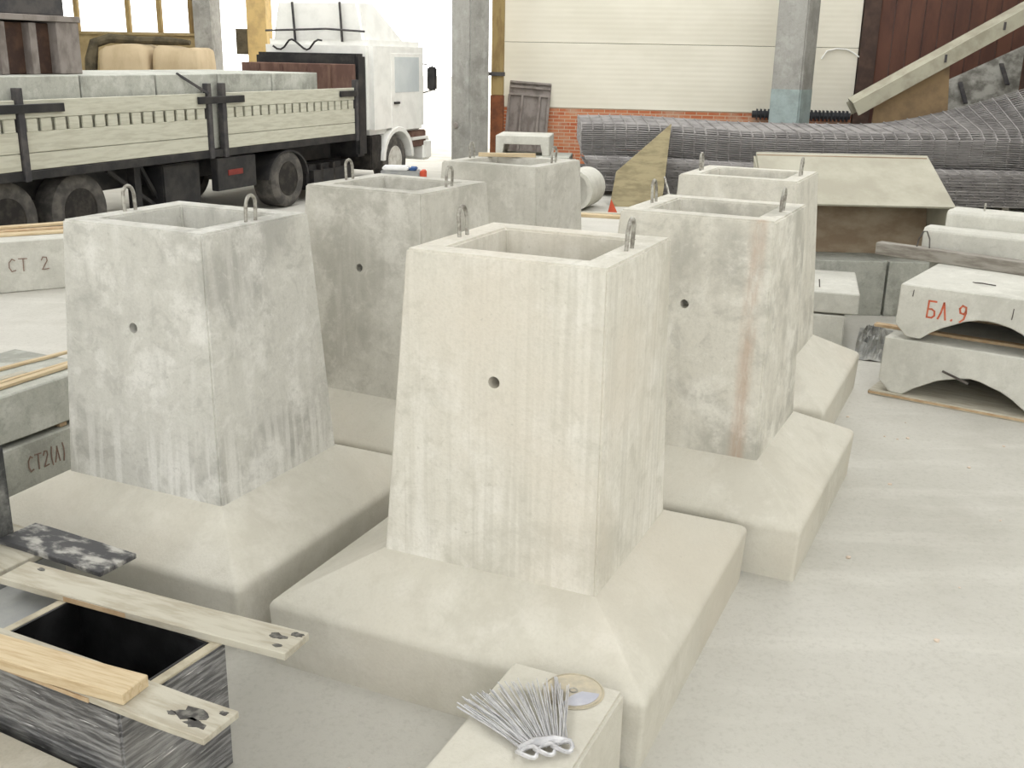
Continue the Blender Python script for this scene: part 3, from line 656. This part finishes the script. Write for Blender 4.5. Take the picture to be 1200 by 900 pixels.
for q in (.35, .6, .8): MB().bar((7.6+3*q, 21.02, 1.22+1.45*q), (7.6+3*q, 21.42, 1.60+1.45*q), .08, .03, up=(0, -.8, .6)).build('stiffener', 'dark_steel', tg)
o = MB().box(8.7, 10.4, 21.2, 21.55, 0, 1.60).build('support_block', 'conc_block', None, .02); tag(o, 'dark block under the slanting grey trough behind the mesh', 'block')
o = MB().box(9.5, 9.85, 20.45, 20.75, 0, zc(9.5)+.20).build('prop_post', 'mould_dark', None, .01); tag(o, 'dark upright post holding the high end of the inclined channel', 'post')

# ------------------------------------------------------------------ trailer and truck (frame: x along the vehicle, y away, z up)
TO, TR = (-3.734, 17.126, 0), math.atan2(3.581, 1.441)
tl = thing('semi_trailer', 'long flatbed trailer with pale slotted side boards and black frame', 'trailer', TO, TR)
MB().box(-9.4, 2.4, 0, 2.4, .94, 1.05).build('deck', 'truck_black', tl, .01, 1)
for y in (.55, 1.75): MB().box(-9.3, 2.2, y-.07, y+.07, .62, .94).build('frame_rail', 'truck_black', tl, .01, 1)
posts = [-8.6, -5.19, -1.80, -1.47, 2.32]
secs = [(-9.35, -8.66), (-8.54, -5.25), (-5.13, -1.86), (-1.40, 2.26)]
blk = MB().box(0, .16, 0, .03, 0, .144).mesh('slot_rail_block', 'alu', .004, 1)
for side, yy in ((0, .0), (1, 2.36)):
    for a, b in secs:
        for z0, z1 in ((1.055, 1.245), (1.252, 1.49), (1.640, 1.845)):
            MB().box(a, b, yy, yy+.035, z0, z1).build('side_board', 'alu', tl, .006, 1)
        MB().box(a, b, yy+.068 if side == 0 else yy-.045, yy+.083 if side == 0 else yy-.03, 1.44, 1.67).build('slot_rail', 'alu', tl)
        if side == 0:
            n = int((b-a)/.205)
            for i in range(n): link('slot_rail_block', blk, tl, (a+.02+i*(b-a)/n, .0, 1.491))
    for s in posts: MB().box(s-.045, s+.045, yy-.03, yy+.06, .93, 1.98 if side == 0 else 1.9).build('stake_post', 'dark_steel', tl, .006, 1)
for a, b in ((-6.2, -4.55), (-2.05, -1.0), (1.75, 2.3)):
    MB().box(a, b, -.045, -.005, 1.70, 1.80).build('latch_bar', 'truck_black', tl, .005, 1)
MB().bar((-2.3, .12, 2.115), (-1.85, -.05, 1.84), .03, .03).build('strap_bar', 'dark_steel', tl)
MB().box(2.28, 2.36, .02, 2.38, 1.05, 2.24).build('bulkhead', 'rust_brown', tl, .01, 1)
for y in (.5, 1.0, 1.5, 2.0): MB().box(2.24, 2.28, y-.03, y+.03, 1.05, 2.22).build('bulkhead_rib', 'rust_brown', tl)
def wheel(parent, s, y, r, wd, rim, out=-1):
    w_ = bpy.data.objects.new('wheel', None); C.objects.link(w_); w_.parent = parent; w_.location = (s, y, r)
    w_.empty_display_size = .1
    o = out; h = wd/2
    tp = [(r*.60, h*.92), (r*.74, h), (r*.90, h*.96), (r*.985, h*.80), (r, h*.6), (r, -h*.6), (r*.985, -h*.80), (r*.90, -h*.96), (r*.74, -h), (r*.60, -h*.92)]
    MB().lathe([(a, b) for a, b in tp] + [(r*.55, -h*.5), (r*.55, h*.5), tp[0]], 32).build('tyre', 'rubber', w_, smooth=True)
    MB().lathe([(r*.62, o*h*.90), (r*.56, o*h*.92), (r*.52, o*h*.35), (r*.30, o*h*.20), (r*.26, o*h*.55), (r*.12, o*h*.62), (.001, o*h*.62), (.001, 0), (r*.6, 0)], 28).build('rim', rim, w_, smooth=True)
    for k in range(8):
        a = 2*PI*k/8
        MB().lathe([(.018, o*h*.22), (.018, o*h*.40)], 6).build('wheel_nut', 'rim_dark' if rim == 'rim_light' else 'rim_light', w_, loc=(r*.4*math.cos(a), 0, r*.4*math.sin(a)))
    return w_
for s in (-4.25, -5.4, -6.55):
    for y, o_ in ((.32, -1), (2.08, 1)): wheel(tl, s, y, .47, .36, 'rim_dark', o_)
for s in (-3.1,):
    for y in (.3, 2.1):
        MB().box(s-.06, s+.06, y-.06, y+.06, .12, .94).build('landing_leg', 'truck_black', tl)
        MB().box(s-.14, s+.14, y-.12, y+.12, .0, .12).build('landing_foot', 'truck_black', tl)
MB().bar((-3.6, .3, .90), (-2.75, .3, .36), .05, .05).build('brace', 'truck_black', tl)
MB().bar((-3.0, .3, .94), (-2.6, .3, .32), .05, .05).build('brace', 'truck_black', tl)
MB().box(-2.7, -1.9, .15, .8, .25, .9).build('tool_box', 'truck_black', tl, .02, 2)
MB().box(-1.45, -1.10, -.012, .0, .66, .74).build('side_marker', 'red_lens', tl)
MB().box(-1.7, -.75, .0, .12, .45, .92).build('mud_flap', 'truck_black', tl, .01)
# load of concrete blocks
cuts = [-8.9, -7.0, -5.5, -4.11, -2.75, -1.43, -.08, 1.24]
for i, (a, b) in enumerate(zip(cuts, cuts[1:])):
    o = rough_box(a+.012, b-.012, .10, 2.28, 0, 1.055, 20+i, .006, 4).build('load_block', 'conc_block', None, .01, 1, loc=(TO[0], TO[1], 1.052), rot=(0, 0, TR))
    tag(o, 'grey concrete block in the row loaded on the trailer' if i < 6 else 'last grey concrete block of the trailer load, next to brown bulkhead', 'block', 'concrete blocks on the trailer')
# steel mould standing on the load
sm = thing('steel_mould', 'dark ribbed steel mould standing on the trailer load', 'mould', (TO[0]+math.cos(TR)*-4.75-math.sin(TR)*.55, TO[1]+math.sin(TR)*-4.75+math.cos(TR)*.55, 2.1085), TR)
MB().box(-2.3, 1.05, .12, 1.5, .0, .60).build('body', 'mould_dark', sm, .01, 1)
for x in (-2.2, -1.7, -1.15, -.6, -.05, .42): MB().box(x-.055, x+.055, 0, .13, 0, .60).build('rib', 'mould_steel', sm, .006, 1)
MB().box(.78, 1.15, -.02, 1.52, 0, .62).build('end_plate', 'mould_steel', sm, .01, 1)
MB().box(-2.35, 1.17, -.04, 1.54, .62, .69).build('top_flange', 'mould_steel', sm, .006, 1)
MB().box(-2.35, .95, .0, .35, .69, .95).build('top_beam', 'dark_steel', sm, .01, 1)
# tractor
tk = thing('truck_tractor', 'white truck tractor with black tank standing in the open gate', 'truck', TO, TR)
wheel(tk, .15, .22, .46, .42, 'rim_dark'); wheel(tk, .15, 2.1, .46, .42, 'rim_dark', 1)
wheel(tk, 3.86, .2, .46, .30, 'rim_light'); wheel(tk, 3.86, 2.1, .46, .30, 'rim_light', 1)
for y in (.75, 1.55): MB().box(-.9, 4.6, y-.06, y+.06, .50, .72).build('chassis_rail', 'truck_black', tk, .01, 1)
mg = MB(); P0, P1 = [], []
for k in range(13):
    a = PI*(.02+.96*k/12); P0.append((.15+.58*math.cos(a), .46+.50*math.sin(a)*.92))
for k in range(12, -1, -1):
    a = PI*(.02+.96*k/12); P0.append((.15+.54*math.cos(a), .46+.47*math.sin(a)*.92))
MB().prism(P0, -.0, .46).build('mudguard', 'truck_black', tk, smooth=True)
MB().box(.85, 2.35, .05, .62, .18, .60).build('fuel_tank', 'truck_black', tk, .09, 4, True)
for s in (1.2, 1.6, 2.0): MB().box(s-.03, s+.03, .035, .60, .17, .612).build('tank_strap', 'rim_dark', tk, .02, 1)
MB().box(2.46, 2.80, .05, 2.2, .62, 2.42).build('gap_panel', 'truck_black', tk, .05, 2)  # black panel standing in for headboard and shaded gap before the cab
MB().box(2.86, 5.05, .0, 2.3, .98, 2.66).build('cab', 'white_paint', tk, .10, 4, True)
MB().loft([[(2.95, .15, 2.6), (4.6, .15, 2.6), (4.6, 2.15, 2.6), (2.95, 2.15, 2.6)], [(2.95, .3, 3.35), (3.5, .3, 3.35), (3.5, 2.0, 3.35), (2.95, 2.0, 3.35)]]).build('roof_fairing', 'white_paint', tk, .06, 3, True)
for y in (.6, 1.6): MB().tube([(2.9, y, 2.62), (2.84, y, 3.3)], .025, 6).build('fairing_strut', 'dark_steel', tk)
MB().tube([(2.84, .1, 2.80), (2.84, .9, 2.84), (2.84, 2.2, 2.80)], .02, 6).build('roof_rail', 'dark_steel', tk)
MB().tube([(2.78-.03*math.sin(k*.9), .95+.07*k, 2.56+.09*math.sin(k*.75+1)) for k in range(16)], .018, 6).build('air_hose', 'truck_black', tk)
MB().box(3.75, 4.75, -.012, .02, 1.72, 2.38).build('side_window', 'glass', tk, .008, 2)
MB().box(3.62, 4.85, -.008, .01, 1.02, 2.44).build('door_panel', 'white_paint', tk, .006, 1)
MB().box(3.70, 3.90, -.04, -.01, 1.52, 1.56).build('door_handle', 'truck_black', tk)
MB().box(4.98, 5.06, -.26, -.06, 1.75, 2.20).build('mirror', 'truck_black', tk, .03, 2)
MB().tube([(4.95, .0, 2.25), (5.02, -.16, 2.22), (5.02, -.16, 1.75), (4.95, 0, 1.70)], .014, 6).build('mirror_arm', 'truck_black', tk)
P0 = [(3.86+.62*math.cos(PI*(k/12)), .50+.60*math.sin(PI*(k/12))) for k in range(13)] + [(3.86+.53*math.cos(PI*(k/12)), .50+.51*math.sin(PI*(k/12))) for k in range(12, -1, -1)]
MB().prism(P0, -.03, .42).build('front_fender', 'white_paint', tk, .01, 1, True)
MB().box(4.45, 5.1, .02, 2.28, .66, .98).build('step_panel', 'rust_brown', tk, .02)
MB().box(4.45, 5.12, -.02, .25, .80, .86).build('step', 'white_paint', tk, .01)
MB().box(4.95, 5.3, -.02, 2.32, .38, .80).build('bumper', 'white_paint', tk, .05, 3, True)
MB().box(2.9, 3.3, .04, 2.2, .35, .98).build('side_skirt', 'rim_dark', tk, .02)
# folded tarps beside the front wheel
for nm, x0, x1, z, h, mt, lb in (('folded_tarp', -2.45, -1.75, 0, .42, 'sheet_grey', 'grey crate under the folded white tarp beside the truck wheel'),
                                 ('folded_tarp', -2.42, -1.95, .421, .07, 'cloth_white', 'folded white tarp on the crate beside the truck front wheel'),
                                 ('folded_tarp', -1.94, -1.80, .421, .05, 'cloth_blue', 'folded blue tarp on the crate next to the white one'),
                                 ('folded_tarp', -1.74, -1.64, 0, .42, 'cloth_red', 'upright rolled red tarp beside the crate of folded tarps')):
    o = MB().box(x0, x1, 19.2, 19.55, z, z+h).build('crate' if z == 0 and mt == 'sheet_grey' else nm, mt, None, .02, 2); tag(o, lb, 'tarp' if mt != 'sheet_grey' else 'crate')

# ------------------------------------------------------------------ tan bags and sacking under the window
def bag(label, loc, sx, sy, h, mat, seed, name='big_bag'):
    bm = bmesh.new(); bmesh.ops.create_cube(bm, size=1); bmesh.ops.subdivide_edges(bm, edges=bm.edges[:], cuts=7, use_grid_fill=True)
    r = random.Random(seed)
    for v in bm.verts:
        x, y, z = v.co*2
        k = (max(abs(x), abs(y), abs(z))/max(.001, (abs(x)**12+abs(y)**12+abs(z)**12)**(1/12)))
        b_ = 1+.012*math.sin(5*z+seed)+.01*math.sin(7*x*y+seed)
        v.co = Vector((x*k*sx/2*b_, y*k*sy/2*b_, (z*k+1)*h/2 + (.03*math.sin(3*x+seed) if z > .9 else 0)))
        if z < -.99: v.co.z = 0
    for f in bm.faces: f.smooth = True
    me = bpy.data.meshes.new(name); bm.to_mesh(me); bm.free(); me.materials.append(M[mat])
    return tag(link(name, me, None, loc, (0, 0, WR)), label, 'bag')
bag('tan woven big bag standing below the bright windows', (-8.15, 23.2, 0), 1.05, 1.1, 2.5, 'tan_cloth', 1)
bag('tan woven big bag next to the grey window pier', (-7.06, 23.2, 0), 1.0, 1.1, 2.48, 'tan_cloth', 4)
for i, (x, z, r_, lb) in enumerate(((-8.92, 2.30, .16, 'dark sacking bundle hanging by the left big bag'),)):
    o = MB().tube([(x-.05, 22.95, .0), (x-.1, 22.9, 1.2), (x-.02, 22.95, 2.2), (x+.05, 23.0, 2.52), (x+.35, 23.1, 2.63), (x+.9, 23.2, 2.60), (x+1.5, 23.25, 2.60), (x+2.0, 23.2, 2.57)], [.05, .1, .13, .11, .10, .08, .09, .05], 9).build('sacking', 'dark_cloth', smooth=True)
    tag(o, 'dark olive sacking trailing over the tops of the tan big bags', 'sacking')

# ------------------------------------------------------------------ small chips on the floor
chips = [(2.55, 6.75), (2.62, 6.70), (2.70, 6.72), (2.42, 7.15), (2.80, 7.05), (2.2, 4.6), (2.75, 5.4), (1.9, 4.1), (2.3, 5.9), (3.1, 5.1), (2.9, 6.2), (1.75, 4.9), (3.3, 6.6), (-.55, 3.15), (-.35, 2.95)]
cm = []
for k in range(3):
    bm = bmesh.new(); bmesh.ops.create_icosphere(bm, subdivisions=1, radius=1); r = random.Random(k)
    for v in bm.verts: v.co *= r.uniform(.7, 1.2); v.co.z = max(0, v.co.z*.5+.25)
    me = bpy.data.meshes.new('chip'); bm.to_mesh(me); bm.free(); me.materials.append(M['chip']); cm.append(me)
for i, (x, y) in enumerate(chips):
    o = link('plaster_chip', cm[i % 3], None, (x, y, 0), (0, 0, i*1.3)); s = random.uniform(.006, .016); o.scale = (s, s, s)
    tag(o, 'tiny pale plaster chip lying on the concrete floor', 'chip', 'plaster chips on the floor')
